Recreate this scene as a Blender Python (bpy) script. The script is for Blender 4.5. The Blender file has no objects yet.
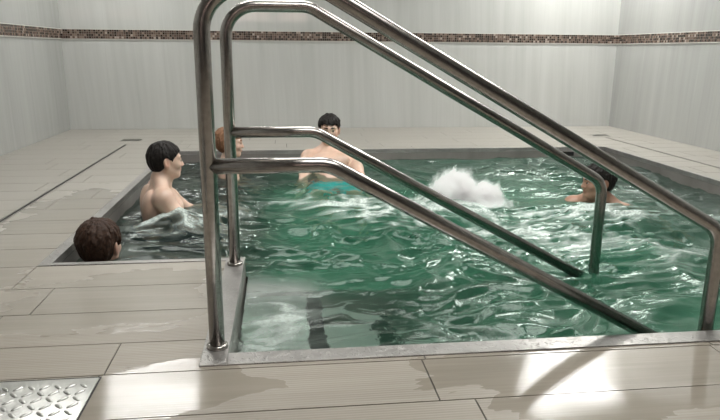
import bpy, bmesh, math, random
import numpy as np
from math import sin, cos, pi, radians, sqrt
from mathutils import Vector, Matrix, Euler
C = bpy.context.scene.collection
rng = random.Random(7)

# ------------------------------------------------------------------ helpers
def link(name, me, mats=(), parent=None, loc=None, smooth=True):
    for m in mats:
        me.materials.append(m)
    if len(me.polygons):
        me.polygons.foreach_set('use_smooth', [bool(smooth)] * len(me.polygons))
    o = bpy.data.objects.new(name, me)
    C.objects.link(o)
    if parent: o.parent = parent
    if loc is not None: o.location = loc
    return o
def tag(o, label=None, cat=None, group=None, kind=None):
    if label: o['label'] = label
    if cat: o['category'] = cat
    if group: o['group'] = group
    if kind: o['kind'] = kind
    return o
def empty(name, loc=(0, 0, 0), rz=0.0):
    o = bpy.data.objects.new(name, None)
    o.empty_display_size = .05
    C.objects.link(o); o.location = loc; o.rotation_euler = (0, 0, rz)
    return o
def np_mesh(name, V, F):
    V = np.asarray(V, dtype=np.float32); F = np.asarray(F, dtype=np.int32)
    me = bpy.data.meshes.new(name)
    n = F.shape[1]
    me.vertices.add(len(V)); me.vertices.foreach_set('co', V.ravel())
    me.loops.add(F.size); me.loops.foreach_set('vertex_index', F.ravel())
    me.polygons.add(len(F)); me.polygons.foreach_set('loop_start', np.arange(0, F.size, n, dtype=np.int32))
    me.polygons.foreach_set('loop_total', np.full(len(F), n, dtype=np.int32))
    me.update(calc_edges=True); me.validate()
    return me
def col_attr(me, name, cols):
    a = me.attributes.new(name, 'FLOAT_COLOR', 'POINT')
    a.data.foreach_set('color', np.asarray(cols, dtype=np.float32).ravel())
def flt_attr(me, name, v):
    a = me.attributes.new(name, 'FLOAT', 'POINT')
    a.data.foreach_set('value', np.asarray(v, dtype=np.float32).ravel())
class MB:
    """collects boxes and quads into one mesh"""
    def __init__(s): s.bm = bmesh.new()
    def box(s, x0, x1, y0, y1, z0, z1, bev=0.0):
        r = bmesh.ops.create_cube(s.bm, size=1.0)
        vs = r['verts']
        bmesh.ops.scale(s.bm, vec=(x1-x0, y1-y0, z1-z0), verts=vs)
        bmesh.ops.translate(s.bm, vec=((x0+x1)/2, (y0+y1)/2, (z0+z1)/2), verts=vs)
        if bev > 0:
            es = list({e for v in vs for e in v.link_edges})
            bmesh.ops.bevel(s.bm, geom=es, offset=bev, segments=2, affect='EDGES', profile=.5)
        return s
    def quad(s, *pts):
        s.bm.faces.new([s.bm.verts.new(p) for p in pts]); return s
    def mesh(s, name):
        me = bpy.data.meshes.new(name); s.bm.to_mesh(me); s.bm.free(); return me
    def build(s, name, mat, parent=None, smooth=False):
        return link(name, s.mesh(name), [mat], parent, smooth=smooth)

def tube_mesh(name, pts, r, seg=20, closed_ends=True):
    pts = [Vector(p) for p in pts]
    bm = bmesh.new(); rings = []
    n = len(pts)
    prev = None
    for i, p in enumerate(pts):
        t = (pts[min(i+1, n-1)] - pts[max(i-1, 0)]).normalized()
        if prev is None:
            a = Vector((0, 1, 0))
            if abs(t.dot(a)) > .9: a = Vector((1, 0, 0))
            u = (a - t * a.dot(t)).normalized()
        else:
            u = (prev - t * prev.dot(t)).normalized()
        prev = u
        w = t.cross(u)
        rr = r[i] if isinstance(r, (list, tuple)) else r
        rings.append([bm.verts.new(p + (u * cos(2*pi*k/seg) + w * sin(2*pi*k/seg)) * rr) for k in range(seg)])
    for a, b in zip(rings[:-1], rings[1:]):
        for k in range(seg):
            bm.faces.new((a[k], a[(k+1) % seg], b[(k+1) % seg], b[k]))
    if closed_ends:
        bm.faces.new(rings[0][::-1]); bm.faces.new(rings[-1])
    bmesh.ops.recalc_face_normals(bm, faces=bm.faces)
    me = bpy.data.meshes.new(name); bm.to_mesh(me); bm.free()
    return me
def fillet(pts, rad, n=8):
    """polyline with rounded corners; rad per inner corner"""
    P = [Vector(p) for p in pts]; out = [P[0]]
    for i in range(1, len(P)-1):
        a, b, c = P[i-1], P[i], P[i+1]
        d1 = (a-b).normalized(); d2 = (c-b).normalized()
        ang = d1.angle(d2); R = rad[i-1]
        t = R / math.tan(ang/2)
        s, e = b + d1*t, b + d2*t
        cen = b + (d1+d2).normalized() * (R / sin(ang/2))
        v0, v1 = s-cen, e-cen
        th = v0.angle(v1)
        for k in range(n+1):
            f = k/n
            out.append(cen + (v0*sin((1-f)*th) + v1*sin(f*th)) / sin(th))
    out.append(P[-1]); return out

def ball_template(useg=8, vseg=4):
    V = [(0, 0, 1.0)]
    for i in range(1, vseg):
        a = pi*i/vseg
        V += [(sin(a)*cos(2*pi*k/useg), sin(a)*sin(2*pi*k/useg), cos(a)) for k in range(useg)]
    V.append((0, 0, -1.0)); F = []
    for k in range(useg):
        k2 = (k+1) % useg
        F.append((0, 1+k, 1+k2)); n = len(V)-1; b = 1+(vseg-2)*useg
        F.append((n, b+k2, b+k))
        for i in range(vseg-2):
            p = 1+i*useg; q = p+useg
            F += [(p+k, q+k, q+k2), (p+k, q+k2, p+k2)]
    return np.array(V), np.array(F)
def scatter(mats, useg=8, vseg=4):
    BV, BF = ball_template(useg, vseg); Vs, Fs = [], []
    for i, m in enumerate(mats):
        m = np.array(m); Vs.append(BV @ m[:3, :3].T + m[:3, 3]); Fs.append(BF+i*len(BV))
    return np.concatenate(Vs), np.concatenate(Fs)

# value noise ------------------------------------------------------------
def _hash(ix, iy, iz, seed):
    h = (ix.astype(np.int64)*374761393 + iy.astype(np.int64)*668265263 + iz.astype(np.int64)*2147483647*3 + seed*974711) & 0xFFFFFFFF
    h = ((h ^ (h >> 13)) * 1274126177) & 0xFFFFFFFF
    h = (h ^ (h >> 16)) & 0xFFFF
    return h.astype(np.float32) / 65535.0
def vnoise(x, y, z=None, seed=0):
    x = np.asarray(x, dtype=np.float32); y = np.asarray(y, dtype=np.float32)
    z = np.zeros_like(x) if z is None else np.asarray(z, dtype=np.float32)
    ix, iy, iz = np.floor(x), np.floor(y), np.floor(z)
    fx, fy, fz = x-ix, y-iy, z-iz
    fx, fy, fz = [f*f*f*(f*(f*6-15)+10) for f in (fx, fy, fz)]
    r = 0
    for dx in (0, 1):
        for dy in (0, 1):
            for dz in (0, 1):
                w = (fx if dx else 1-fx)*(fy if dy else 1-fy)*(fz if dz else 1-fz)
                r = r + w*_hash(ix+dx, iy+dy, iz+dz, seed)
    return r
def sstep(a, b, x):
    t = np.clip((x-a)/(b-a), 0, 1); return t*t*(3-2*t)

# signed-distance modelling ---------------------------------------------
class Sdf:
    def __init__(s): s.p = []; s.T = Matrix.Identity(4)
    def _pt(s, p): return np.array(s.T @ Vector(p), dtype=np.float32)
    def ell(s, c, r, k=.03, rot=None, op='+'):
        M = s.T.to_3x3()
        if rot: M = M @ Euler(rot).to_matrix()
        s.p.append(('e', s._pt(c), np.array(r, np.float32), np.array(M, np.float32), k, op)); return s
    def cap(s, a, b, ra, rb, k=.03, op='+'):
        s.p.append(('c', s._pt(a), s._pt(b), float(ra), float(rb), k, op)); return s
    def chain(s, pts, rs, k=.03):
        for i in range(len(pts)-1): s.cap(pts[i], pts[i+1], rs[i], rs[i+1], k)
        return s
    def bounds(s):
        lo = np.full(3, 1e9); hi = -lo
        for q in s.p:
            if q[-1] == '-': continue
            if q[0] == 'e':
                m = float(q[2].max()); lo = np.minimum(lo, q[1]-m); hi = np.maximum(hi, q[1]+m)
            else:
                lo = np.minimum(lo, np.minimum(q[1]-q[3], q[2]-q[4])); hi = np.maximum(hi, np.maximum(q[1]+q[3], q[2]+q[4]))
        return lo-.03, hi+.03
    def grid(s, h):
        lo, hi = s.bounds()
        n = np.ceil((hi-lo)/h).astype(int)+1
        ax = [(lo[i]+h*np.arange(n[i])).astype(np.float32) for i in range(3)]
        F = np.full(tuple(n), .5, dtype=np.float32)
        for q in s.p:
            k = q[-2]; pad = k+.02
            if q[0] == 'e':
                m = float(q[2].max()); a, b = q[1]-m-pad, q[1]+m+pad
            else:
                a = np.minimum(q[1]-q[3], q[2]-q[4])-pad; b = np.maximum(q[1]+q[3], q[2]+q[4])+pad
            i0 = np.clip(np.floor((a-lo)/h).astype(int), 0, n); i1 = np.clip(np.ceil((b-lo)/h).astype(int)+1, 0, n)
            if np.any(i1 <= i0): continue
            sl = tuple(slice(i0[i], i1[i]) for i in range(3))
            X = ax[0][sl[0]][:, None, None]; Y = ax[1][sl[1]][None, :, None]; Z = ax[2][sl[2]][None, None, :]
            if q[0] == 'e':
                dx, dy, dz = X-q[1][0], Y-q[1][1], Z-q[1][2]
                M, r = q[3], q[2]
                L = [M[0, i]*dx+M[1, i]*dy+M[2, i]*dz for i in range(3)]
                k0 = np.sqrt((L[0]/r[0])**2+(L[1]/r[1])**2+(L[2]/r[2])**2)
                k1 = np.sqrt((L[0]/r[0]**2)**2+(L[1]/r[1]**2)**2+(L[2]/r[2]**2)**2)+1e-6
                d = k0*(k0-1)/k1
            else:
                A, B = q[1], q[2]; ba = B-A; l2 = float(ba@ba)+1e-9
                t = np.clip(((X-A[0])*ba[0]+(Y-A[1])*ba[1]+(Z-A[2])*ba[2])/l2, 0, 1)
                d = np.sqrt((X-A[0]-t*ba[0])**2+(Y-A[1]-t*ba[1])**2+(Z-A[2]-t*ba[2])**2)-(q[3]+(q[4]-q[3])*t)
            f = F[sl]
            if q[-1] == '+':
                hh = np.maximum(k-np.abs(f-d), 0); F[sl] = np.minimum(f, d)-hh*hh/(4*k)
            else:
                d = -d; hh = np.maximum(k-np.abs(f-d), 0); F[sl] = np.maximum(f, d)+hh*hh/(4*k)
        return F, lo, h, ax
def nets(F, lo, h):
    """naive surface nets -> verts, quads"""
    F = np.pad(F, 1, constant_values=.5); lo = np.asarray(lo)-h
    S = F < 0
    nx, ny, nz = F.shape
    cnt = np.zeros((nx-1, ny-1, nz-1), np.int8)
    off = [(i, j, k) for i in (0, 1) for j in (0, 1) for k in (0, 1)]
    for i, j, k in off: cnt += S[i:nx-1+i, j:ny-1+j, k:nz-1+k]
    act = (cnt > 0) & (cnt < 8)
    I = np.argwhere(act)
    idx = np.full(act.shape, -1, np.int64); idx[act] = np.arange(len(I))
    pos = np.zeros((len(I), 3)); num = np.zeros(len(I))
    for a in off:
        for d in range(3):
            if a[d]: continue
            b = list(a); b[d] = 1
            fa = F[I[:, 0]+a[0], I[:, 1]+a[1], I[:, 2]+a[2]]; fb = F[I[:, 0]+b[0], I[:, 1]+b[1], I[:, 2]+b[2]]
            m = (fa < 0) != (fb < 0)
            t = np.where(m, fa/np.where(m, fa-fb, 1), 0)
            pt = np.tile(np.array(a, float), (len(I), 1)); pt[:, d] += t
            pos += np.where(m[:, None], pt, 0); num += m
    V = (I+pos/num[:, None])*h+lo
    Q = []
    for d in range(3):
        u, v = (d+1) % 3, (d+2) % 3
        sa = [slice(1, -1)]*3; sb = [slice(1, -1)]*3
        sa[d] = slice(0, F.shape[d]-1); sb[d] = slice(1, F.shape[d])
        A, B = S[tuple(sa)], S[tuple(sb)]
        for sign, m in ((1, A & ~B), (0, ~A & B)):
            e = np.argwhere(m)
            base = e.copy(); base[:, u] += 1; base[:, v] += 1
            def cell(du, dv):
                c = base.copy(); c[:, u] -= du; c[:, v] -= dv
                return idx[c[:, 0], c[:, 1], c[:, 2]]
            q = np.stack([cell(1, 1), cell(0, 1), cell(0, 0), cell(1, 0)], 1)
            Q.append(q if sign else q[:, ::-1])
    return V, np.concatenate(Q)

# ------------------------------------------------------------------ materials
def mat(name):
    m = bpy.data.materials.new(name); m.use_nodes = True
    nt = m.node_tree; nt.nodes.clear()
    return m, nt, Nodes(nt)
class Nodes:
    def __init__(s, nt): s.nt = nt
    def n(s, t, ins=None, **kw):
        x = s.nt.nodes.new(t)
        for k, v in kw.items(): setattr(x, k, v)
        for k, v in (ins or {}).items():
            if isinstance(v, bpy.types.NodeSocket): s.nt.links.new(v, x.inputs[k])
            else: x.inputs[k].default_value = v
        return x
    def out(s, sh): s.n('ShaderNodeOutputMaterial', {'Surface': sh})
    def math(s, op, a, b=0.0, c=0.0):
        return s.n('ShaderNodeMath', {0: a, 1: b, 2: c}, operation=op).outputs[0]
    def ramp(s, f, stops, interp='LINEAR'):
        r = s.n('ShaderNodeValToRGB', {'Fac': f}); r.color_ramp.interpolation = interp
        e = r.color_ramp.elements
        while len(e) < len(stops): e.new(.5)
        for q, (p, c) in zip(e, stops):
            q.position = p; q.color = (*c, 1) if len(c) == 3 else c
        return r.outputs[0]
    def mix(s, f, a, b, blend='MIX'):
        x = s.n('ShaderNodeMix', data_type='RGBA', blend_type=blend)
        for i, v in ((0, f), (6, a), (7, b)):
            if isinstance(v, bpy.types.NodeSocket): s.nt.links.new(v, x.inputs[i])
            else: x.inputs[i].default_value = v if i == 0 else ((*v, 1) if len(v) == 3 else v)
        return x.outputs[2]
    def coord(s, scale=(1, 1, 1), which='Object', loc=(0, 0, 0), rot=(0, 0, 0)):
        if which == 'World': src = s.n('ShaderNodeNewGeometry').outputs['Position']
        else: src = s.n('ShaderNodeTexCoord').outputs[which]
        return s.n('ShaderNodeMapping', {'Vector': src, 'Scale': scale, 'Location': loc, 'Rotation': rot}).outputs[0]
    def noise(s, vec, scale=1, detail=3, rough=.55, dist=0.0):
        return s.n('ShaderNodeTexNoise', {'Vector': vec, 'Scale': scale, 'Detail': detail, 'Roughness': rough, 'Distortion': dist}).outputs[0]
    def bump(s, h, strength=.3, dist=.01, normal=None):
        i = {'Height': h, 'Strength': strength, 'Distance': dist}
        if normal is not None: i['Normal'] = normal
        return s.n('ShaderNodeBump', i).outputs[0]
    def pbr(s, **kw):
        i = {k.replace('_', ' '): ((*v, 1) if isinstance(v, tuple) and len(v) == 3 and 'Radius' not in k else v) for k, v in kw.items()}
        return s.n('ShaderNodeBsdfPrincipled', i).outputs[0]

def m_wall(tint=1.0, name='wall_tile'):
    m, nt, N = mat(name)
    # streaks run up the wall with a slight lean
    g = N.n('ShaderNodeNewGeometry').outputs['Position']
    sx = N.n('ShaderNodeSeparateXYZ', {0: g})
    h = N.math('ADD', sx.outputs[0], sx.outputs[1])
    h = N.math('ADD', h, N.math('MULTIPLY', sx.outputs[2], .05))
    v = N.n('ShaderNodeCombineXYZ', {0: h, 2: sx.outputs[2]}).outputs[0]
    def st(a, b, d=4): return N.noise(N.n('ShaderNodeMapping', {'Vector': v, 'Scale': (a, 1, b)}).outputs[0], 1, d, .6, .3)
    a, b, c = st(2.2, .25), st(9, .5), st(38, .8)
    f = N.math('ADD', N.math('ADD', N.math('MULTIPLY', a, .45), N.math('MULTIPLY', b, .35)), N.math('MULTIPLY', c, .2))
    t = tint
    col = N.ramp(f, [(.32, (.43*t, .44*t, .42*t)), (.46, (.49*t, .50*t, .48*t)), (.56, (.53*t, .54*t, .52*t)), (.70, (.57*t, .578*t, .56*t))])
    # tile joints: 0.60 m wide
    fr = N.math('FRACT', N.math('MULTIPLY', N.math('ADD', sx.outputs[0], sx.outputs[1]), 1/.6))
    j = N.math('LESS_THAN', fr, .006)
    fz = N.math('FRACT', N.math('MULTIPLY', N.math('ADD', sx.outputs[2], .25), 1/1.2))
    j = N.math('MAXIMUM', j, N.math('LESS_THAN', fz, .002))
    col = N.mix(N.math('MULTIPLY', j, .12), col, (.2, .2, .19))
    N.out(N.pbr(Base_Color=col, Roughness=.045, Specular_IOR_Level=.5))
    return m
def m_mosaic():
    m, nt, N = mat('brown_mosaic')
    g = N.n('ShaderNodeNewGeometry').outputs['Position']
    s = N.n('ShaderNodeSeparateXYZ', {0: g})
    k = 1/.0235
    hx = N.math('MULTIPLY', N.math('ADD', s.outputs[0], s.outputs[1]), k)
    hz = N.math('MULTIPLY', N.math('ADD', s.outputs[2], -.95), k)
    cell = N.n('ShaderNodeCombineXYZ', {0: N.math('FLOOR', hx), 1: N.math('FLOOR', hz)}).outputs[0]
    w = N.n('ShaderNodeTexWhiteNoise', {'Vector': cell}, noise_dimensions='3D').outputs['Value']
    col = N.ramp(w, [(0, (.025, .016, .012)), (.3, (.075, .048, .038)), (.55, (.13, .088, .068)), (.8, (.21, .155, .125)), (.95, (.36, .30, .26))], 'CONSTANT')
    e = N.math('MAXIMUM', N.math('LESS_THAN', N.math('FRACT', hx), .13), N.math('LESS_THAN', N.math('FRACT', hz), .13))
    col = N.mix(e, col, (.24, .21, .185))
    N.out(N.pbr(Base_Color=col, Roughness=.25))
    return m
def m_floor():
    m, nt, N = mat('beige_floor_tile')
    P = N.coord(which='World')
    tid = N.n('ShaderNodeAttribute', attribute_name='tile').outputs['Fac']
    off = N.n('ShaderNodeCombineXYZ', {0: N.math('MULTIPLY', tid, 37.0), 1: N.math('MULTIPLY', tid, 11.0)}).outputs[0]
    PV = N.n('ShaderNodeVectorMath', {0: P, 1: off}, operation='ADD').outputs[0]
    def st(a, b, d=4): return N.noise(N.n('ShaderNodeMapping', {'Vector': PV, 'Scale': (a, b, 1)}).outputs[0], 1, d, .6, .2)
    f = N.math('ADD', N.math('MULTIPLY', st(.7, 16), .55), N.math('MULTIPLY', st(2.5, 60), .45))
    col = N.ramp(f, [(.30, (.262, .232, .19)), (.5, (.305, .275, .23)), (.70, (.35, .32, .272))])
    s = N.n('ShaderNodeSeparateXYZ', {0: P})
    # cooler and paler towards the far end of the room
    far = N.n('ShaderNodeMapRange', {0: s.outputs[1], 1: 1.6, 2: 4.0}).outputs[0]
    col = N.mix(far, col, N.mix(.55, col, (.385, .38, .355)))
    col = N.mix(N.math('MULTIPLY', tid, .14), col, (.26, .235, .195))
    # standing water: pooled patches round the pool edge
    wn = N.noise(N.coord((2.4, 5.5, 1), 'World', (3.1, .7, 0)), 1, 4, .55, .5)
    def blob(cx, cy, rx, ry):
        ax = N.math('DIVIDE', N.math('SUBTRACT', s.outputs[0], cx), rx); ay = N.math('DIVIDE', N.math('SUBTRACT', s.outputs[1], cy), ry)
        return N.math('SUBTRACT', 1.0, N.math('SQRT', N.math('ADD', N.math('MULTIPLY', ax, ax), N.math('MULTIPLY', ay, ay))))
    bl = blob(.85, 1.5, .55, .26)
    for q in ((-.33, 1.55, .3, .17), (-.6, 2.2, .42, .3), (-.75, 2.05, .5, .12), (-1.15, 3.2, .25, .9)):
        bl = N.math('MAXIMUM', bl, blob(*q))
    wet = N.math('ADD', N.math('MULTIPLY', bl, .55), N.math('SUBTRACT', wn, .5))
    wet = N.n('ShaderNodeMapRange', {0: wet, 1: .03, 2: .075}, interpolation_type='SMOOTHSTEP').outputs[0]
    # fine anti-slip ribs along each plank
    rib = N.math('SINE', N.math('MULTIPLY', s.outputs[1], 2*pi/.0105))
    ribv = N.math('MULTIPLY', N.math('MULTIPLY', rib, N.noise(N.coord((3, 3, 1), 'World'), 1, 2)), N.math('SUBTRACT', 1.0, N.math('MULTIPLY', wet, .68)))
    b1 = N.bump(ribv, .34, .001)
    b2 = N.bump(wet, .25, .002, b1)
    col = N.mix(N.math('MULTIPLY', wet, .13), col, (.2, .18, .145))
    rough = N.n('ShaderNodeMapRange', {0: wet, 3: .40, 4: .085}).outputs[0]
    sp = N.n('ShaderNodeMapRange', {0: wet, 3: .4, 4: .6}).outputs[0]
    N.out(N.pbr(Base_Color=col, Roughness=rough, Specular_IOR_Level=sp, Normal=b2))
    return m
def m_simple(name, c, rough=.5, metal=0.0, var=.12, scale=30, bump=0.0, **kw):
    m, nt, N = mat(name)
    n = N.noise(N.coord((1, 1, 1)), scale, 3)
    d = tuple(max(0, x*(1-var)) for x in c); l = tuple(min(1, x*(1+var)) for x in c)
    a = dict(Base_Color=N.ramp(n, [(.3, d), (.7, l)]), Roughness=rough, Metallic=metal)
    if bump: a['Normal'] = N.bump(n, bump, .004)
    a.update(kw)
    N.out(N.pbr(**a)); return m
def m_steel(name, base, rough, streak=(1, 1, 1), drops=False, metal=1.0):
    m, nt, N = mat(name)
    n = N.noise(N.coord(streak, 'Object'), 1, 4, .6)
    n2 = N.noise(N.coord((3, 3, 3), 'World'), 1, 3)
    col = N.ramp(n, [(.3, tuple(x*.82 for x in base)), (.7, tuple(min(1, x*1.12) for x in base))])
    r = N.math('ADD', rough-.06, N.math('MULTIPLY', n2, .12))
    a = dict(Base_Color=col, Metallic=metal, Roughness=r)
    if drops:
        dn = N.noise(N.coord((1, 1, 1), 'World'), 45, 3, .6)
        dm = N.ramp(dn, [(.52, (0, 0, 0)), (.58, (1, 1, 1))])
        a['Normal'] = N.bump(dm, .6, .003)
    else:
        a['Normal'] = N.bump(n, .04, .001)
    N.out(N.pbr(**a)); return m
M = {}
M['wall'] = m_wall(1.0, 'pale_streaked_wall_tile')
M['wall_side'] = m_wall(.80, 'shaded_streaked_side_tile')  # same tile darkened: shade of the side walls put into the colour
M['mosaic'] = m_mosaic()
M['floor'] = m_floor()
M['grout'] = m_simple('dark_grout', (.075, .068, .058), .9)
M['ceiling'] = m_simple('matt_ceiling', (.42, .42, .41), .9)
M['rear'] = m_simple('grey_rear_wall', (.11, .11, .105), .7)
M['rail'] = m_steel('handrail_steel', (.41, .385, .365), .22, (60, 60, 60))
M['rim'] = m_steel('pool_rim_steel', (.38, .37, .355), .33, (8, 8, 8), drops=True, metal=.75)
M['basin'] = m_steel('pool_basin_steel', (.255, .24, .225), .36, (5, 5, 2), metal=.3)
M['step'] = m_simple('grey_step_plate', (.84, .86, .84), .5, 0, .08, 25)
M['nosing'] = m_simple('black_grip_strip', (.006, .008, .009), .6)
M['plate'] = m_steel('checker_plate_steel', (.60, .60, .58), .3, (20, 20, 20))
M['slot'] = m_simple('dark_slot', (.02, .02, .018), .6)
M['drain_steel'] = m_steel('drain_frame_steel', (.36, .35, .33), .35, (10, 10, 10))
M['black'] = m_simple('black_plastic', (.012, .012, .012), .4)
M['trimline'] = m_simple('pale_trim_edge', (.55, .54, .50), .3)

def m_emit(name, c, s):
    m, nt, N = mat(name)
    N.out(N.n('ShaderNodeEmission', {'Color': (*c, 1), 'Strength': s}).outputs[0]); return m

# ------------------------------------------------------------------ room
XL, XR, YB, YF, ZC = -2.27, 3.86, 7.24, -2.6, 2.7
PX0, PX1, PY0, PY1 = -.94, 2.955, 2.605, 5.58        # main pool, inner faces
NX0, NY0 = -.168, 1.72                              # stair bay inner faces
def struct(o): o['kind'] = 'structure'; return o
T = .15
struct(MB().box(XL-T, XR+T, YB, YB+T, -.2, ZC).build('wall_back', M['wall']))
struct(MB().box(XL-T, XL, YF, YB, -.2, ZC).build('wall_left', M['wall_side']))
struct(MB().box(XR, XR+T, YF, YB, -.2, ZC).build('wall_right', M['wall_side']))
struct(MB().box(XL-T, XR+T, YF-T, YF, -.2, ZC).build('wall_front', M['rear']))
struct(MB().box(XL-T, XR+T, YF-T, YB+T, ZC, ZC+.1).build('ceiling', M['ceiling']))
B0, B1, BT = .948, 1.042, .006
bands = [('trim_1', (XL, XR, YB-BT, YB)), ('trim_2', (XL, XL+BT, YF, YB-BT)), ('trim_3', (XR-BT, XR, YF, YB-BT))]
for nm, (x0, x1, y0, y1) in bands:
    o = struct(MB().box(x0, x1, y0, y1, B0, B1).build(nm, M['mosaic']))
    e = .002
    eb = MB()
    for z0, z1 in ((B0-.007, B0), (B1, B1+.007)):
        eb.box(x0, x1, y0-(e if y1 == YB else 0), y1, z0, z1) if nm == 'trim_1' else eb.box(x0-(e if nm == 'trim_3' else 0), x1+(e if nm == 'trim_2' else 0), y0, y1, z0, z1)
    eb.build('edge_strip', M['trimline'], o)

# floor: grout bed + planks, cut round the pool, the hatch and the drains
def sub_rects(x0, x1, y0, y1, holes):
    rects = [(x0, x1, y0, y1)]
    for hx0, hx1, hy0, hy1 in holes:
        out = []
        for a, b, c, d in rects:
            if hx1 <= a or hx0 >= b or hy1 <= c or hy0 >= d: out.append((a, b, c, d)); continue
            if c < hy0: out.append((a, b, c, hy0))
            if d > hy1: out.append((a, b, hy1, d))
            m0, m1 = max(c, hy0), min(d, hy1)
            if a < hx0: out.append((a, hx0, m0, m1))
            if b > hx1: out.append((hx1, b, m0, m1))
        rects = out
    return rects
RIM = dict(left=-.987, alc=2.572, bay=-.243, front=1.65, right=2.99, back=5.612)
pool_holes = [(RIM['left'], RIM['right'], RIM['alc'], RIM['back']), (RIM['bay'], RIM['right'], RIM['front'], RIM['alc'])]
HATCH = (-1.25, -.492, .98, 1.622)
DL = (-1.437, -1.405, 2.2, 6.03)
DR = (3.296, 3.322, 3.2, 6.25)
FD1, FD2 = (-1.535, -1.345, 6.27, 6.41), (3.235, 3.42, 6.34, 6.475)
holes = pool_holes + [HATCH, DL, DR, FD1, FD2]
rows = [1.63]
while rows[0] > YF: rows.insert(0, rows[0]-.2225)
rows += [1.825, 2.07, 2.315, 2.572]
while rows[-1] < YB: rows.append(rows[-1]+.2455)
known = {1.4075: .378, 1.185: .467, 1.63: -.49, 2.07: -.837, 2.315: -.99}
bmv, bmf, tl = [], [], []
g = .0021
for ri in range(len(rows)-1):
    y0, y1 = rows[ri], min(rows[ri+1], YB)
    if y1 < YF: continue
    y0 = max(y0, YF)
    base = next((v for k, v in known.items() if abs(rows[ri]-k) < .012), rng.uniform(0, .88))
    x = base - .88*6
    while x < XR:
        a, b = max(x, XL), min(x+.88, XR)
        x += .88
        if b-a < .01: continue
        tid = rng.random()
        for (p, q, r, s) in sub_rects(a+g, b-g, y0+g, y1-g, holes):
            if q-p < .006 or s-r < .004: continue
            n = len(bmv)
            bmv += [(p, r, 0), (q, r, 0), (q, s, 0), (p, s, 0), (p, r, -.004), (q, r, -.004), (q, s, -.004), (p, s, -.004)]
            bmf += [(n, n+1, n+2, n+3), (n+4, n+5, n+1, n), (n+5, n+6, n+2, n+1), (n+6, n+7, n+3, n+2), (n+7, n+4, n, n+3)]
            tl += [tid]*8
nt_ = len(bmf)
for (p, q, r, s) in sub_rects(XL-T, XR+T, YF-T, YB+T, pool_holes):
    n = len(bmv)
    bmv += [(p, r, -.0025), (q, r, -.0025), (q, s, -.0025), (p, s, -.0025)]; bmf.append((n, n+1, n+2, n+3)); tl += [0]*4
me = np_mesh('floor', bmv, bmf)
flt_attr(me, 'tile', tl)
fl = struct(link('floor', me, [M['floor'], M['grout']], smooth=False))
for i in range(nt_, len(me.polygons)): me.polygons[i].material_index = 1

# steel rim round the pool: flat strips with a small down-turned lip
zt = .004
rim = MB()
def strip(x0, x1, y0, y1): rim.box(x0, x1, y0, y1, -.03, zt, .0015)
strip(RIM['left'], PX0, RIM['alc'], RIM['back'])
strip(PX0, RIM['right'], PY1, RIM['back'])
strip(PX1, RIM['right'], RIM['front'], PY1)
strip(PX0, NX0, RIM['alc'], PY0)
strip(RIM['bay'], NX0, RIM['front'], RIM['alc'])
strip(NX0, PX1, RIM['front'], NY0)
struct(rim.build('pool_rim', M['rim']))

# basin: inner walls, floor, benches, entry steps that go down to the right
ZB, ZS = -1.05, -.56
b = MB()
loop = [(PX0, PY0), (NX0, PY0), (NX0, NY0), (PX1, NY0), (PX1, PY1), (PX0, PY1)]
for (x0, y0), (x1, y1) in zip(loop, loop[1:]+loop[:1]):
    b.quad((x0, y0, -.03), (x1, y1, -.03), (x1, y1, ZB), (x0, y0, ZB))
b.quad((PX0, PY0, ZB), (PX1, PY0, ZB), (PX1, PY1, ZB), (PX0, PY1, ZB))
b.quad((NX0, NY0, ZB), (PX1, NY0, ZB), (PX1, PY0, ZB), (NX0, PY0, ZB))
basin = struct(b.build('pool_basin', M['basin']))
be = MB()
be.box(PX0+.001, PX0+.45, PY0+.001, PY1-.001, ZB+.001, ZS, .01)
be.box(PX0+.45, PX1-.4, PY1-.45, PY1-.001, ZB+.001, ZS, .01)
struct(be.build('pool_bench', M['basin']))
treads = [(NX0+.001, .145, -.26), (.146, .43, -.48), (.431, .72, -.74)]
st = MB()
for x0, x1, z in treads: st.box(x0, x1, NY0+.001, PY0-.02, ZB+.001, z, .006)
steps = struct(st.build('pool_steps', M['step']))
for (x0, x1, z), lab in zip(treads, ('black strip on the nosing of the top submerged step', 'black strip on the nosing of the second submerged step', 'black strip on the nosing of the lowest submerged step')):
    o = MB().box(x1-.064, x1+.001, NY0+.03, PY0-.04, z-.02, z+.004, .002).build('step_nosing', M['nosing'], steps)
    o['label'] = lab

# overflow slot in the far pool wall
t = tag(empty('skimmer_slot', (2.58, PY1-.002, -.052)), 'small black skimmer slot in the far steel wall of the pool', 'skimmer')
MB().box(-.085, .085, -.012, .0, -.03, .022, .003).build('slot_frame', M['basin'], t)
MB().box(-.075, .075, -.016, -.011, -.024, .016, .002).build('slot_flap', M['black'], t)

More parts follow.
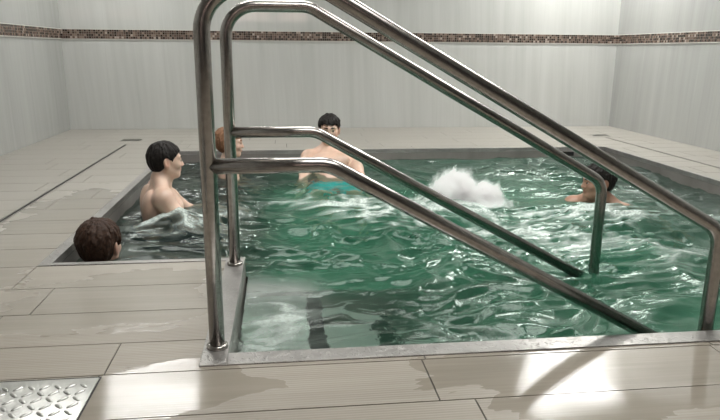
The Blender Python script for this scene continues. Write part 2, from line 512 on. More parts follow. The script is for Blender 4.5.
# drains
def channel(r, label):
    x0, x1, y0, y1 = r; cx = (x0+x1)/2
    t = tag(empty('drain_channel', (cx, (y0+y1)/2, 0)), label, 'drain')
    L = (y1-y0)/2; w = (x1-x0)/2
    f = MB(); f.box(-w, -w+.009, -L, L, -.004, .0015); f.box(w-.009, w, -L, L, -.004, .0015); f.box(-w, w, L-.006, L, -.004, .0012)
    f.build('channel_frame', M['drain_steel'], t)
    MB().box(-w+.009, w-.009, -L, L-.006, -.0035, -.0018).build('channel_slot', M['slot'], t)
channel(DL, 'long narrow slot drain in the floor left of the pool')
channel(DR, 'long narrow slot drain in the floor right of the pool')
def gully(r, label):
    x0, x1, y0, y1 = r
    t = tag(empty('floor_drain', ((x0+x1)/2, (y0+y1)/2, 0)), label, 'drain')
    a, c = (x1-x0)/2, (y1-y0)/2
    f = MB()
    f.box(-a, a, -c, -c+.012, -.004, .0015); f.box(-a, a, c-.012, c, -.004, .0015); f.box(-a, -a+.012, -c+.012, c-.012, -.004, .0015); f.box(a-.012, a, -c+.012, c-.012, -.004, .0015)
    f.build('drain_frame', M['drain_steel'], t)
    gr = MB(); n = 9
    for i in range(n):
        x = -a+.014+(2*a-.028)*(i+.5)/n
        gr.box(x-.0055, x+.0055, -c+.012, c-.012, -.004, .001)
    gr.build('drain_grate', M['drain_steel'], t)
    MB().box(-a+.012, a-.012, -c+.012, c-.012, -.0045, -.0024).build('drain_pit', M['slot'], t)
gully(FD1, 'small square grated floor drain in the far left corner')
gully(FD2, 'small square grated floor drain in the far right corner')

# checker-plate hatch in the floor, lower left
hx0, hx1, hy0, hy1 = HATCH
t = tag(empty('floor_hatch', ((hx0+hx1)/2, (hy0+hy1)/2, 0)), 'raised-pattern steel checker plate hatch set into the floor tiles', 'hatch')
w2, d2 = (hx1-hx0)/2, (hy1-hy0)/2
V, Fq = [], []
hp = MB(); hp.box(-w2+.005, w2-.005, -d2+.005, d2-.005, -.004, .001, .001)
pitch = .032
mats = []
for ix in range(int(2*w2/pitch)):
    for iy in range(int(2*d2/pitch)):
        cx, cy = -w2+.02+ix*pitch, -d2+.02+iy*pitch
        if cx > w2-.018 or cy > d2-.018: continue
        an = radians(45) if (ix+iy) % 2 else radians(-45)
        mats.append(Matrix.Translation((cx, cy, .0008)) @ Matrix.Rotation(an, 4, 'Z') @ Matrix.Diagonal((.0165, .0058, .0034, 1)))
lv, lf = scatter(mats)
hp.bm.from_mesh(np_mesh('lozenges', lv, lf))
hp.build('hatch_plate', M['plate'], t, smooth=True)
hf = MB()
for a in ((-w2, w2, -d2, -d2+.004), (-w2, w2, d2-.004, d2), (-w2, -w2+.004, -d2+.004, d2-.004), (w2-.004, w2, -d2+.004, d2-.004)):
    hf.box(*a, -.004, .0005)
hf.build('hatch_frame', M['slot'], t)

# ------------------------------------------------------------------ handrails
def handrail(y, label, base_z, xo=0.0, sub=ZB):
    t = tag(empty('handrail', (-.203+xo, y, base_z)), label, 'handrail')
    R = .0222
    x0 = -.203+xo
    def L(x, z): return (x-x0, 0, z-base_z)
    sl = -.562
    zt_, zm = 1.008, .54
    xb, xm = .108, .128
    xe = 1.338
    ze = zt_+sl*(xe-xb)
    main = fillet([L(-.203, base_z), L(-.203, zt_), L(xb, zt_), L(xe, ze), L(xe, sub+.01)], [.115, .11, .085], 10)
    link('rail_tube', tube_mesh('rail_tube', main, R, 24), [M['rail']], t)
    low = fillet([L(-.203, zm), L(xm, zm), L(xe, zm+sl*(xe-xm)*.985)], [.11], 10)
    link('lower_rail', tube_mesh('lower_rail', low, R*.98, 24), [M['rail']], t)
    fm = tube_mesh('base_flange', [L(-.203, base_z), L(-.203, base_z+.008), L(-.203, base_z+.012)], [.031, .031, .0235], 28)
    link('base_flange', fm, [M['rail']], t)
    return t
handrail(1.762, 'nearer of two bent steel stair handrails, its post on the front corner plate', zt)
handrail(2.514, 'farther of two bent steel stair handrails, standing behind the first', zt)

# ------------------------------------------------------------------ lights (far ceiling panels, plus added fill panels)
def panel(x, y, sx, sy, strength, label, col=(1, .985, .95)):
    t = tag(empty('ceiling_light', (x, y, ZC)), label, 'light')
    f = MB()
    for a in ((-sx/2, sx/2, -sy/2, -sy/2+.02), (-sx/2, sx/2, sy/2-.02, sy/2), (-sx/2, -sx/2+.02, -sy/2+.02, sy/2-.02), (sx/2-.02, sx/2, -sy/2+.02, sy/2-.02)):
        f.box(*a, -.025, -.001)
    f.build('light_frame', M['trimline'], t)
    MB().box(-sx/2+.02, sx/2-.02, -sy/2+.02, sy/2-.02, -.015, -.002).build('light_diffuser', m_emit('panel_glow', col, strength), t)
LS = 4.9
panel(-1.45, 6.5, 1.0, .5, 5.0*LS, 'ceiling light panel over the far left corner of the room')
panel(3.2, 6.45, 1.1, .8, 6.3*LS, 'ceiling light panel over the far right corner of the room')
panel(-.1, 3.6, 1.7, 1.3, 2.1*LS, 'added ceiling fill panel over the left half of the pool')  # pool and entry panels are unseen, added for even fill light
panel(2.0, 3.6, 1.7, 1.3, 2.1*LS, 'added ceiling fill panel over the right half of the pool')
panel(.6, 1.0, 1.7, 1.0, 1.7*LS, 'added ceiling fill panel over the pool entry steps')

# two small lit panes in the rear wall, mirrored in the glossy far wall
for i, (x0, x1) in enumerate(((-1.16, -.26), (-.04, .70))):
    o = struct(MB().box(x0, x1, YF+.001, YF+.02, 1.56, 1.83).build('window_%d' % (i+1), m_emit('pane_glow', (1, .74, .66), 4.0)))

w = bpy.data.worlds.new('World'); bpy.context.scene.world = w; w.use_nodes = True
w.node_tree.nodes['Background'].inputs[0].default_value = (.3, .31, .32, 1); w.node_tree.nodes['Background'].inputs[1].default_value = .05

# ------------------------------------------------------------------ water
WZ = -.092
def ridged(x, y, seed): return 1-np.abs(2*vnoise(x, y, None, seed)-1)
def build_water():
    h = .011
    xs = np.arange(PX0+.002, PX1-.001, h); ys = np.arange(NY0+.002, PY1-.001, h)
    X, Y = np.meshgrid(xs, ys, indexing='ij')
    ins = ~((X < NX0+.003) & (Y < PY0+.003))
    wx = vnoise(X*2.2, Y*2.2, None, 1)-.5; wy = vnoise(X*2.2, Y*2.2, None, 2)-.5
    U, W = X+wx*.30, Y+wy*.30
    amp = .65+.7*vnoise(X*1.3, Y*1.3, None, 9)
    calm = 1-.45*sstep(-.1, -.6, X)                      # sheltered bay on the left
    Z = .030*(vnoise(U*2.4, W*3.4, None, 3)-.5)
    Z = Z+.034*(ridged(U*2.7, W*6.2, 4)**1.6-.45)
    Zf = .018*(ridged(U*5.2+W*1.5, W*14-U*2, 5)**1.4-.45)
    Zf = Zf+.0085*(ridged(U*10-W*3, W*27+U*3, 6)-.5)
    Zf = Zf+.003*(vnoise(U*30, W*52, None, 7)-.5)
    Z = Z+Zf*(1-.45*sstep(.5, .15, X)*sstep(2.7, 2.5, Y))
    shal = 1-.15*sstep(.5, .1, X)*sstep(2.75, 2.45, Y)
    Z = Z*amp*calm*shal
    fx, fy = 1.12, 3.86
    d = np.sqrt((X-fx)**2+((Y-fy)*1.0)**2)
    Z = Z+.05*np.exp(-(d/.17)**2)+.03*np.exp(-(d/.33)**2)*(vnoise(U*14, W*14, None, 8)-.3)
    Z = Z+(.082*np.exp(-((X+.58)/.15)**2-((Y-3.46)/.12)**2)+.035*np.exp(-((X-1.95)/.3)**2-((Y-3.55)/.14)**2))*(.25+1.3*ridged(U*9, W*11, 12))
    edge = np.minimum.reduce([X-PX0, PX1-X, PY1-Y, np.maximum(X-NX0, Y-PY0), np.maximum(Y-NY0, 0)])
    Z = Z*(1-.6*np.exp(-((X-.36)/.45)**2-((Y-4.65)/.35)**2))
    Z = Z*(.45+.55*sstep(0, .12, edge))
    Z = np.clip(Z, -.07, .10)+WZ
    # colour of the churned water, with grey and dark reflections painted in
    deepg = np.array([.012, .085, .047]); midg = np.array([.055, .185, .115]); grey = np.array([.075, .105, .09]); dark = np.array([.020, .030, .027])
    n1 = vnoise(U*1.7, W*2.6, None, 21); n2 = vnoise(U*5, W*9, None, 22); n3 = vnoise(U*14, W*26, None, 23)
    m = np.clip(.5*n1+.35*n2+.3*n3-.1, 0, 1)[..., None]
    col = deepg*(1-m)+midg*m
    back = sstep(3.9, 5.3, Y)[..., None]*.65  # grazing reflection at the far end, painted as grey
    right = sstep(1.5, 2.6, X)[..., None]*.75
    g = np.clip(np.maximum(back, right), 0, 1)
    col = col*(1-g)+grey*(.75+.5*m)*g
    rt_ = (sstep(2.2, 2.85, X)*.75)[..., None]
    col = col*(1-rt_)+np.array([.03, .042, .036])*(.6+m)*rt_  # reflection of the dark steel wall, painted along the right edge
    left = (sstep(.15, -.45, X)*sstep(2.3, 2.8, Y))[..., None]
    col = col*(1-left)+dark*(.7+1.2*m)*left  # dark reflection in the left alcove, painted into the colour
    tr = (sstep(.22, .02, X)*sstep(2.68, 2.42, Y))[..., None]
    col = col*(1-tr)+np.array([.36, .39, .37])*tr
    # foam: around the bubbling jet, drifting streaks, wave tops
    def blob(cx, cy, rx, ry): return np.exp(-((X-cx)/rx)**2-((Y-cy)/ry)**2)
    fb = 1.25*blob(fx, fy-.03, .24, .22)+.62*blob(.62, 3.72, .36, .26)+.55*blob(.35, 4.0, .4, .25)+.45*blob(.9, 3.35, .5, .22)+.42*blob(1.75, 3.5, .5, .2)+.45*blob(1.4, 3.0, .5, .3)
    fb = fb+.72*blob(-.03, 2.15, .16, .36)+.5*blob(-.52, 3.5, .3, .2)+.4*blob(-.4, 3.75, .3, .25)+.3*blob(2.0, 3.6, .35, .2)+.32*blob(.6, 2.0, .6, .16)+.34*blob(2.1, 2.6, .6, .5)+.3*blob(2.5, 4.2, .4, .6)+.25*blob(-.6, 3.4, .3, .4)
    fn = .55*ridged(U*6, W*11, 31)**2+.45*vnoise(U*24, W*40, None, 32)
    cre = sstep(.012, .04, Z-WZ)
    foam = np.clip((fb+.10+.25*cre)*(.15+1.75*fn)-.36, 0, 1)
    foam = np.clip(foam*1.5, 0, .96)
    # how far one can see down: shallow over the top steps, murky over the deep part
    dep = np.full_like(X, .95)
    bay = Y < 2.34
    dep[bay & (X < .145)] = .17; dep[bay & (X >= .145) & (X < .43)] = .39; dep[bay & (X >= .43) & (X < .72)] = .65
    murk = 1-np.exp(-dep*1.25)
    murk = np.where(dep < .2, .06, np.where(dep < .45, .2, murk))
    murk = np.where(left[..., 0] > .3, .45, murk)
    def blur(A, k):
        for ax_ in (0, 1):
            P_ = np.concatenate([np.repeat(A.take([0], ax_), k, ax_), A, np.repeat(A.take([-1], ax_), k, ax_)], ax_)
            c_ = np.cumsum(np.concatenate([np.zeros_like(P_.take([0], ax_)), P_], ax_), ax_); n_ = A.shape[ax_]
            A = (c_.take(range(2*k+1, 2*k+1+n_), ax_)-c_.take(range(0, n_), ax_))/(2*k+1)
        return A
    murk = blur(blur(murk, 7), 4)
    murk = murk*(1-.93*np.exp(-((X-.36)/.42)**2-((Y-4.62)/.32)**2))
    idx = np.full(X.shape, -1, np.int64); idx[ins] = np.arange(ins.sum())
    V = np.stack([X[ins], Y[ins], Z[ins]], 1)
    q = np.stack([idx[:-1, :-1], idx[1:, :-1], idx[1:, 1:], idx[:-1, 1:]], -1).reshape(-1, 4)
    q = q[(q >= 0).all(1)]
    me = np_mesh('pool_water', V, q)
    col_attr(me, 'murk_refl_col', np.concatenate([col[ins], np.ones((ins.sum(), 1))], 1))
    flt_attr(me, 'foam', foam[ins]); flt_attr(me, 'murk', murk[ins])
    return me
def m_water():
    m, nt, N = mat('churning_pool_water')
    mc = N.n('ShaderNodeAttribute', attribute_name='murk_refl_col').outputs['Color']
    fo = N.n('ShaderNodeAttribute', attribute_name='foam').outputs['Fac']
    mk = N.n('ShaderNodeAttribute', attribute_name='murk').outputs['Fac']
    nb = N.noise(N.coord((1, 1.5, 1), 'World'), 46, 3, .6, .6)
    nrm = N.bump(nb, .3, .004)
    fine = N.noise(N.coord((1, 1.7, 1), 'World'), 95, 2, .6)
    fo2 = N.math('MULTIPLY', fo, N.n('ShaderNodeMapRange', {0: fine, 1: .3, 2: .62, 3: .55, 4: 1.1}).outputs[0])
    fo2 = N.n('ShaderNodeClamp', {0: fo2}).outputs[0]
    col = N.mix(fo2, mc, (.62, .70, .66))
    dif = N.n('ShaderNodeBsdfDiffuse', {'Color': col, 'Normal': nrm}).outputs[0]
    ref = N.n('ShaderNodeBsdfRefraction', {'Color': (.80, .92, .86, 1), 'IOR': 1.33, 'Roughness': .03, 'Normal': nrm}).outputs[0]
    op = N.math('MAXIMUM', mk, fo2)
    body = N.n('ShaderNodeMixShader', {0: op, 1: ref, 2: dif}).outputs[0]
    gl = N.n('ShaderNodeBsdfGlossy', {'Color': (.72, .76, .74, 1), 'Roughness': .03, 'Normal': nrm}).outputs[0]
    fr = N.n('ShaderNodeFresnel', {'IOR': 1.33, 'Normal': nrm}).outputs[0]
    fr = N.math('MULTIPLY', fr, N.math('SUBTRACT', 1.0, N.math('MULTIPLY', fo2, .7)))
    N.out(N.n('ShaderNodeMixShader', {0: fr, 1: body, 2: gl}).outputs[0])
    return m
water = tag(link('pool_water', build_water(), [m_water()]), 'green churning water filling the pool', 'water', kind='stuff')

# bubbling jet: a lumpy white plume with flung drops
def build_jet():
    s = Sdf()
    s.ell((0, 0, -.01), (.30, .22, .09), .08)
    s.ell((-.03, 0, .08), (.17, .15, .19), .08)
    s.ell((.13, .01, .05), (.10, .11, .13), .08)
    r = random.Random(3)
    F, lo, h, ax = s.grid(.009)
    V, Q = nets(F, lo, h)
    mats = []
    for i in range(130):                                        # flung drops
        a = r.uniform(0, 2*pi); q = r.random()**.7
        x = -.02+q*.30*cos(a); y = q*.22*sin(a)
        top = .25*math.exp(-((x+.03)/.16)**2)*math.exp(-(y/.15)**2)+.04
        mats.append(Matrix.Translation((x, y, r.uniform(.2, .95)*top)) @ Matrix.Scale(r.uniform(.0015, .0038), 4))
    DV, DF = scatter(mats, 6, 4)
    Q3 = np.concatenate([Q[:, [0, 1, 2]], Q[:, [0, 2, 3]], DF+len(V)])
    me = np_mesh('water_jet', np.concatenate([V, DV]), Q3)
    me['hull'] = int(2*len(Q))
    return me
def m_jet():
    m, nt, N = mat('white_bubbling_spray')
    P = N.n('ShaderNodeTexCoord').outputs['Object']
    def hump(c, r_):
        d = N.n('ShaderNodeVectorMath', {0: P, 1: c}, operation='SUBTRACT').outputs[0]
        d = N.n('ShaderNodeVectorMath', {0: d, 1: r_}, operation='DIVIDE').outputs[0]
        return N.math('SUBTRACT', 1.0, N.n('ShaderNodeVectorMath', {0: d}, operation='LENGTH').outputs['Value'])
    f = N.math('MAXIMUM', N.math('MAXIMUM', hump((-.03, 0, .03), (.165, .145, .22)), hump((.125, .01, .03), (.095, .10, .14))), hump((0, 0, -.02), (.30, .22, .085)))
    n = N.noise(N.coord((1, 1, .6)), 17, 5, .68, .4)
    g = N.math('ADD', f, N.math('MULTIPLY', N.math('SUBTRACT', n, .5), 1.5))
    den = N.n('ShaderNodeMapRange', {0: g, 1: .06, 2: .62, 3: 0.0, 4: 62.0}, interpolation_type='SMOOTHSTEP').outputs[0]
    v = N.n('ShaderNodeVolumeScatter', {'Color': (.88, .955, .925, 1), 'Density': den, 'Anisotropy': .2}).outputs[0]
    N.n('ShaderNodeOutputMaterial', {'Volume': v})
    return m
m_drop = m_simple('white_spray_drops', (.75, .8, .78), .3)
def make_jet():
    me = build_jet(); k = me['hull']
    o = link('water_jet', me, [m_jet(), m_drop], loc=(1.12, 3.86, WZ+.01))
    o.scale = (1.28, 1.28, .97)
    me.polygons.foreach_set('material_index', [0]*k+[1]*(len(me.polygons)-k))
    return o
tag(make_jet(), 'white bubbling plume of water rising mid pool', 'water jet')

# ------------------------------------------------------------------ people
def m_skin(name, base):
    m, nt, N = mat(name)
    tint = N.n('ShaderNodeAttribute', attribute_name='tint').outputs['Fac']
    n = N.noise(N.coord((1, 1, 1)), 9, 4, .6)
    c1 = tuple(x*.88 for x in base); c2 = tuple(min(1, x*1.1) for x in base)
    red = (base[0]*.82, base[1]*.45, base[2]*.42)
    col = N.mix(tint, N.ramp(n, [(.3, c1), (.7, c2)]), red)
    N.out(N.pbr(Base_Color=col, Roughness=.38, Specular_IOR_Level=.5, Subsurface_Weight=.12, Subsurface_Radius=(.012, .005, .003), Subsurface_Scale=.6,
                Normal=N.bump(N.noise(N.coord((1, 1, 1)), 160, 2), .05, .002)))
    return m
def m_hair(name, a, b):
    m, nt, N = mat(name)
    n = N.noise(N.coord((1, .35, .35)), 190, 3, .6, .4)
    N.out(N.pbr(Base_Color=N.ramp(n, [(.3, a), (.72, b)]), Roughness=.6, Specular_IOR_Level=.2, Normal=N.bump(n, .35, .003)))
    return m
M['eye'] = m_simple('eye_white', (.62, .60, .57), .15)
M['iris'] = m_simple('dark_iris', (.02, .013, .01), .1)

def head_prims(s, hw=1.0):
    s.ell((0, -.012, .035), (.074*hw, .094, .084), .03)           # cranium
    s.ell((0, .022, .0), (.066*hw, .068, .078), .03)               # mid face
    s.ell((0, .030, -.058), (.050*hw, .052, .050), .03)            # jaw
    s.ell((0, .066, -.088), (.020, .018, .016), .025)              # chin
    for q in (-1, 1):
        s.cap((q*.052*hw, -.005, -.045), (q*.026, .058, -.085), .018, .014, .03)   # jaw line
        s.ell((q*.040, .062, -.022), (.022, .020, .018), .03)      # cheekbone
        s.ell((q*.032, .100, .006), (.017, .016, .012), .014, op='-')   # eye socket
        s.cap((q*.012, .086, .024), (q*.046, .074, .025), .010, .009, .016)   # brow
        s.ell((q*.031, .077, .004), (.0135, .012, .0135), .006)    # lids over the eyeball
    s.cap((0, .086, .012), (0, .104, -.026), .0085, .011, .014)    # nose
    for q in (-1, 1): s.ell((q*.010, .096, -.030), (.008, .010, .007), .008)
    s.ell((0, .085, -.050), (.022, .013, .0065), .008)             # lips
    s.ell((0, .083, -.062), (.019, .013, .0075), .008)
    s.ell((0, .094, -.0562), (.020, .006, .0016), .004, op='-')    # mouth line
    for q in (-1, 1):
        s.ell((q*.079*hw, -.012, -.002), (.010, .022, .034), .006, rot=(.15, 0, q*.5))
        s.ell((q*.070*hw, -.006, -.028), (.010, .010, .012), .012)
        s.ell((q*.093*hw, -.007, .003), (.010, .011, .019), .004, op='-')

ZLINE_Y = [-.13, -.09, -.055, -.025, -.018, .018, .026, .045, .075, .12]
def hair_mesh(style, hw, seed):
    zl = {'short': [-.085, -.08, -.065, -.035, .022, .012, -.006, .030, .058, .066],
          'mop':   [-.088, -.085, -.07, -.045, .012, .006, .002, .035, .040, .042],
          'fringe': [-.07, -.065, -.045, -.02, .028, .015, .005, .046, .052, .054],
          'bob':   [-.115, -.11, -.10, -.09, -.03, -.03, .0, .042, .050, .05]}[style]
    th = {'short': .010, 'mop': .015, 'fringe': .015, 'bob': .015}[style]
    s = Sdf()
    s.ell((0, -.012, .037), (.074*hw+th, .094+th, .084+th*1.15), .02)
    s.ell((0, -.035, -.01), (.066*hw+th, .066+th, .075), .03)
    r = random.Random(seed)
    n = {'short': 40, 'mop': 150, 'fringe': 150, 'bob': 130}[style]
    for i in range(n):                                          # locks lying along the skull
        u = r.uniform(-1, 1); v = r.uniform(-.95, 1)
        lat = math.asin(r.uniform(-.1, .98)); lon = r.uniform(-pi, pi)
        rx, ry, rz = .074*hw+th*.9, .094+th*.9, .084+th
        def pt(lat, lon, k=1.0): return Vector((rx*k*cos(lat)*sin(lon), -.012+ry*k*cos(lat)*cos(lon), .037+rz*k*sin(lat)))
        p0 = pt(lat, lon); dl = r.uniform(.25, .5)
        if lat > 1.0: p1 = pt(lat-dl, lon+r.uniform(-.5, .5), 1.03)
        else: p1 = pt(lat-dl, lon+r.uniform(-.2, .2), r.uniform(1.0, 1.06 if style == 'short' else 1.13))
        s.cap(p0, p1, r.uniform(.004, .007), .002, .008)
    F, lo, h, ax = s.grid(.0032)
    X, Y, Z = np.meshgrid(*ax, indexing='ij')
    lonf = np.arctan2(X, Y+.02)
    F = F+th*.75*(1-sstep(-.075, .06, Z))
    F = F+.006*(vnoise(lonf*9, Z*12, X*9, seed)-.5)+.003*(vnoise(X*170, Y*70, Z*60, seed+1)-.5)
    jag = (.012 if style == 'short' else .022)*(vnoise(X*70, Y*70, None, seed+2)-.5)
    cut = (np.interp(Y, ZLINE_Y, zl).astype(np.float32)+jag-Z)*.6
    if style in ('short', 'fringe', 'mop'):                      # leave the ears free
        ear = np.sqrt((np.abs(X)-.088*hw)**2+((Y+.008)/1.0)**2+((Z+.004)/1.45)**2)-.027
        cut = np.maximum(cut, -ear)
    F = np.maximum(F, cut)
    return nets(F, lo, h)

def person(label, head_xyz, az, head_turn, s, hs, pose, skin, hair, style, shorts, hw=1.0, lean=0.0, seed=1, tilt=0.0, neck=0.0):
    """az: way the chest faces, degrees clockwise from +Y; head_xyz: centre of the head in the room"""
    NL = Vector((0, 0, 0))
    Tt = Matrix.Rotation(radians(lean), 4, 'X')                      # torso tips back for +
    neck_top = Tt @ Vector((0, .005, .585+neck))*s
    headc = neck_top + Vector((0, .012, .098*hs))
    S = Sdf()
    D = lambda *v: tuple(x*s for x in v)
    S.T = Tt
    S.ell(D(0, -.01, .03), D(.165, .115, .115), .04*s)
    S.ell(D(0, .0, .17), D(.140, .102, .13), .05*s)
    S.ell(D(0, -.005, .35), D(.160, .112, .155), .05*s)
    for q in (-1, 1):
        S.ell(D(q*.072, .078, .385), D(.075, .036, .055), .03*s)
        S.ell(D(q*.165, -.01, .455), D(.055, .058, .056), .04*s)
        S.cap(D(q*.03, -.025, .55), D(q*.15, -.015, .475), .040*s, .036*s, .04*s)
        S.ell(D(q*.09, -.085, .40), D(.065, .035, .085), .04*s)
    S.cap(D(0, -.02, .47), D(0, .0, .60+neck), .061*s, .058*s, .03*s)
    sh = {q: Tt @ Vector(D(q*.178, -.012, .455)) for q in (-1, 1)}
    S.T = Matrix.Identity(4)
    # arms
    for q in (-1, 1):
        e, w_, hd = [Vector(D(q*a[0], a[1], a[2])) for a in pose['arm'][q]]
        m1 = sh[q].lerp(e, .4)
        S.chain([sh[q], m1, e], [.054*s, .048*s, .037*s], .03*s)
        m2 = e.lerp(w_, .3)
        S.chain([e, m2, w_], [.038*s, .040*s, .026*s], .02*s)
        d = (hd-w_).normalized(); n = Vector((q*.3, .2, -1)); n = (n-d*n.dot(d)).normalized(); sd = d.cross(n)
        rm = Matrix((sd, d, n)).transposed().to_euler()
        S.ell(w_+d*.05*s, D(.040, .052, .016), .02*s, rot=rm)
        for k, (o, ln) in enumerate(((-.030, .066), (-.010, .078), (.011, .074), (.031, .058))):
            b0 = w_+d*.088*s+sd*o*s; dd = (d+sd*o*5).normalized()
            b1 = b0+dd*ln*.55*s+n*.004*s; b2 = b1+(dd*.85+n*.5).normalized()*ln*.5*s
            S.chain([b0, b1, b2], [.0095*s, .0085*s, .007*s], .004*s)
        b0 = w_+d*.03*s+sd*(.034*-q)*s; b1 = b0+(d*.7-sd*q*.75+n*.2).normalized()*.042*s; b2 = b1+(d*.95-sd*q*.2+n*.3).normalized()*.03*s
        S.chain([b0, b1, b2], [.012*s, .010*s, .008*s], .008*s)
    # legs
    for q in (-1, 1):
        k_, a_, f_ = [Vector(D(q*a[0], a[1], a[2])) for a in pose['leg'][q]]
        hip = Vector(D(q*.088, 0, 0))
        S.chain([hip, hip.lerp(k_, .45), k_], [.088*s, .080*s, .055*s], .03*s)
        S.chain([k_, k_.lerp(a_, .3), a_], [.053*s, .056*s, .034*s], .02*s)
        S.cap(a_, a_.lerp(f_, .15)-Vector((0, 0, .01*s)), .036*s, .034*s, .02*s)
        S.cap(a_.lerp(f_, .1)-Vector((0, 0, .012*s)), f_, .034*s, .026*s, .02*s)
        for j in range(5):
            dv = (f_-a_).normalized(); sv = dv.cross(Vector((0, 0, 1)))
            if sv.length < .3: sv = Vector((1, 0, 0))
            sv.normalize(); p_ = f_+sv*(-.024+.012*j)*s
            S.cap(p_, p_+dv*(.03-.003*abs(j-1))*s, .009*s, .007*s, .006*s)
    # head on the neck
    Hm = Matrix.Translation(headc) @ Matrix.Rotation(radians(-head_turn), 4, 'Z') @ Matrix.Rotation(radians(tilt), 4, 'X') @ Matrix.Diagonal((hs, hs, hs, 1))
    Hr = Matrix.Translation(headc) @ Matrix.Rotation(radians(-head_turn), 4, 'Z') @ Matrix.Rotation(radians(tilt), 4, 'X')
    S2 = Sdf(); head_prims(S2, hw)
    Rm = Hr.to_3x3()
    for p_ in S2.p:
        if p_[0] == 'e':
            S.p.append(('e', np.array(Hm @ Vector(p_[1].tolist()), np.float32), p_[2]*hs, (np.array(Rm, np.float32) @ p_[3]).astype(np.float32), p_[4]*hs, p_[5]))
        else:
            S.p.append(('c', np.array(Hm @ Vector(p_[1].tolist()), np.float32), np.array(Hm @ Vector(p_[2].tolist()), np.float32), p_[3]*hs, p_[4]*hs, p_[5]*hs, p_[6]))
    F, lo, h, ax = S.grid(.0046)
    V, Q = nets(F, lo, h)
    me = np_mesh('person', V, Q)
    # flush of colour on lips, ears, cheeks, nose tip, elbows
    inv = np.array(Hm.inverted())
    LV = V @ inv[:3, :3].T + inv[:3, 3]
    tint = np.zeros(len(V))
    def spot(c, r, a):
        d = np.sqrt((((LV-np.array(c))/np.array(r))**2).sum(1)); return a*np.clip(1.3-d, 0, 1)
    tint = np.maximum(tint, spot((0, .09, -.056), (.021, .02, .011), .75))
    for q in (-1, 1):
        tint = np.maximum(tint, spot((q*.04, .075, -.028), (.025, .03, .022), .22))
        tint = np.maximum(tint, spot((q*.08*hw, -.01, 0), (.018, .03, .04), .5))
    tint = np.maximum(tint, spot((0, .108, -.028), (.014, .016, .014), .25))
    # person origin: hips
    R = Matrix.Rotation(radians(-az), 4, 'Z')
    off = Vector(head_xyz)-(R @ headc)
    body = link('person', me, [skin])
    flt_attr(me, 'tint', tint)
    body.location = off; body.rotation_euler = (0, 0, radians(-az))
    tag(body, label, 'person')
    def child(name, me_, m_, lab=None):
        o = link(name, me_, [m_], body)
        if lab: o['label'] = lab
        return o
    HV, HQ = hair_mesh(style, hw, seed)
    Hn = np.array(Hm); HV = HV @ Hn[:3, :3].T + Hn[:3, 3]
    child('hair', np_mesh('hair', HV, HQ), hair)
    for q in (-1, 1):
        bm = bmesh.new()
        bmesh.ops.create_uvsphere(bm, u_segments=14, v_segments=10, radius=.0112)
        bmesh.ops.transform(bm, matrix=Hm @ Matrix.Translation((q*.031, .0795, .003)), verts=bm.verts)
        m_ = bpy.data.meshes.new('eye'); bm.to_mesh(m_); bm.free()
        eo = child('eye', m_, M['eye'])
        bm = bmesh.new()
        bmesh.ops.create_uvsphere(bm, u_segments=12, v_segments=8, radius=.0078)
        bmesh.ops.transform(bm, matrix=Hm @ Matrix.Translation((q*.031, .0875, .003)) @ Matrix.Diagonal((1, .7, 1, 1)), verts=bm.verts)
        m_ = bpy.data.meshes.new('iris'); bm.to_mesh(m_); bm.free()
        link('iris', m_, [M['iris']], eo)
        pts = [Hm @ Vector(p) for p in ((q*.012, .0965, .0235), (q*.026, .0935, .0285), (q*.040, .0845, .0275), (q*.050, .074, .0225))]
        child('eyebrow', tube_mesh('eyebrow', pts, [.004*hs, .0055*hs, .0048*hs, .003*hs], 8), hair)
    # swim shorts
    if shorts is not None:
        G = Sdf(); t_ = .012*s
        G.T = Tt
        G.ell(D(0, -.01, .03), (.165*s+t_, .115*s+t_, .105*s+t_), .04*s)
        G.T = Matrix.Identity(4)
        for q in (-1, 1):
            k_ = Vector(D(q*pose['leg'][q][0][0], pose['leg'][q][0][1], pose['leg'][q][0][2])); hip = Vector(D(q*.088, 0, 0))
            G.cap(hip, hip.lerp(k_, .75), .088*s+t_, .068*s+t_*1.8, .03*s)
        F, lo, h, ax = G.grid(.007)
        X, Y, Z = np.meshgrid(*ax, indexing='ij')
        F = np.maximum(F+.006*(vnoise(X*30, Y*30, Z*30, 3)-.5), Z-(.10+.35*max(0, lean/60))*s+Y*max(0, lean/60))
        GV, GQ = nets(F, lo, h)
        child('swim_shorts', np_mesh('swim_shorts', GV, GQ), shorts)
    return body

def legs(knee, ank, foot): return {q: (knee, ank, foot) for q in (-1, 1)}
SIT = legs((.12, .42, .015), (.12, .44, -.40), (.13, .56, -.455))
KNEEL = legs((.11, .25, -.33), (.10, -.16, -.345), (.10, -.28, -.36))
ARMS_DOWN = {q: ((.235, .06, .17), (.27, .26, .0), (.28, .33, -.04)) for q in (-1, 1)}
RECLINE = legs((.14, .40, .10), (.13, .62, -.24), (.14, .73, -.30))
STAND = legs((.10, .02, -.42), (.10, .0, -.82), (.115, .13, -.875))
ARMS_LAP = {q: ((.25, .11, .24), (.19, .33, .17), (.16, .43, .14)) for q in (-1, 1)}
ARMS_FWD = {-1: ((.24, .22, .28), (.16, .44, .22), (.12, .54, .21)), 1: ((.24, .17, .22), (.17, .38, .13), (.14, .48, .12))}
ARMS_WIDE = {q: ((.36, .02, .28), (.48, .18, .29), (.53, .26, .29)) for q in (-1, 1)}
ARMS_SIDE = {q: ((.24, .03, .2), (.27, .2, .05), (.27, .28, .0)) for q in (-1, 1)}

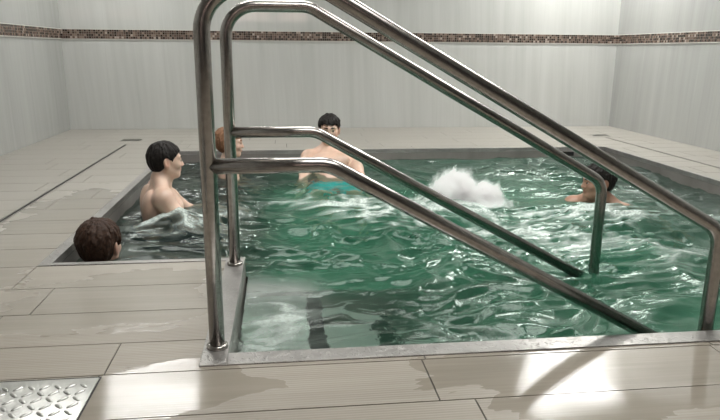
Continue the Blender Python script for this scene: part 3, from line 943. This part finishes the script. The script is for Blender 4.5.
skin_pale = m_skin('fair_skin', (.62, .43, .33))
skin_mid = m_skin('light_skin', (.62, .44, .345))
skin_tan = m_skin('tan_skin', (.37, .215, .15))
hair_black = m_hair('black_hair', (.006, .005, .005), (.020, .017, .015))
hair_brown = m_hair('dark_brown_hair', (.016, .009, .006), (.065, .034, .022))
hair_red = m_hair('ginger_hair', (.12, .055, .028), (.34, .185, .105))
sh_dark = m_simple('navy_shorts', (.02, .025, .04), .8)
sh_teal = m_simple('teal_shorts', (.03, .55, .60), .7)
sh_grey = m_simple('charcoal_shorts', (.03, .03, .033), .8)

person('black-haired young man in profile seated against the left pool wall', (-.668, 3.73, .226), 74, -6, .97, .90,
       dict(arm=ARMS_FWD, leg=SIT), skin_mid, hair_black, 'short', sh_dark, hw=1.04, lean=-6, seed=11, neck=-.03)
person('dark-haired man in turquoise swim shorts facing the camera against the far wall', (.372, 5.12, .230), 180, 4, 1.0, .96,
       dict(arm=ARMS_DOWN, leg=RECLINE), skin_pale, hair_black, 'fringe', sh_teal, hw=1.0, lean=37, seed=23)
person('ginger-haired child in profile behind the handrail posts', (-.408, 5.0, .146), 70, 16, .79, .97,
       dict(arm=ARMS_SIDE, leg=STAND), skin_pale, hair_red, 'bob', sh_grey, hw=1.0, seed=37)
person('dark-haired man neck deep at the right, half hidden by the handrails', (1.992, 3.8, .045), 228, 44, 1.0, .96,
       dict(arm=ARMS_WIDE, leg=KNEEL), skin_tan, hair_black, 'fringe', sh_dark, hw=1.02, seed=41, neck=-.038, lean=-8)
person('brown-haired boy seen from behind above the near pool edge', (-.822, 2.87, -.012), 40, -26, .76, .97,
       dict(arm=ARMS_LAP, leg=SIT), skin_pale, hair_brown, 'mop', sh_grey, hw=1.03, seed=53)

# ------------------------------------------------------------------ camera
f, th, ps, ro = 640.56, .24396, .12134, .00785
fw = Vector((sin(ps)*cos(th), cos(ps)*cos(th), -sin(th))); rt = Vector((cos(ps), -sin(ps), 0)); up = rt.cross(fw)
r2 = rt*cos(ro)+up*sin(ro); u2 = -rt*sin(ro)+up*cos(ro)
cd = bpy.data.cameras.new('Camera'); cam = bpy.data.objects.new('Camera', cd); C.objects.link(cam)
Mx = Matrix((r2, u2, -fw)).transposed().to_4x4(); Mx.translation = (0, 0, .85)
cam.matrix_world = Mx
cd.sensor_fit = 'HORIZONTAL'; cd.sensor_width = 36; cd.lens = f/720*36; cd.clip_start = .02
bpy.context.scene.camera = cam
sc = bpy.context.scene
sc.cycles.volume_bounces = 6; sc.cycles.volume_step_rate = .5
sc.view_settings.view_transform = 'Standard'; sc.view_settings.look = 'None'; sc.view_settings.exposure = 0.0
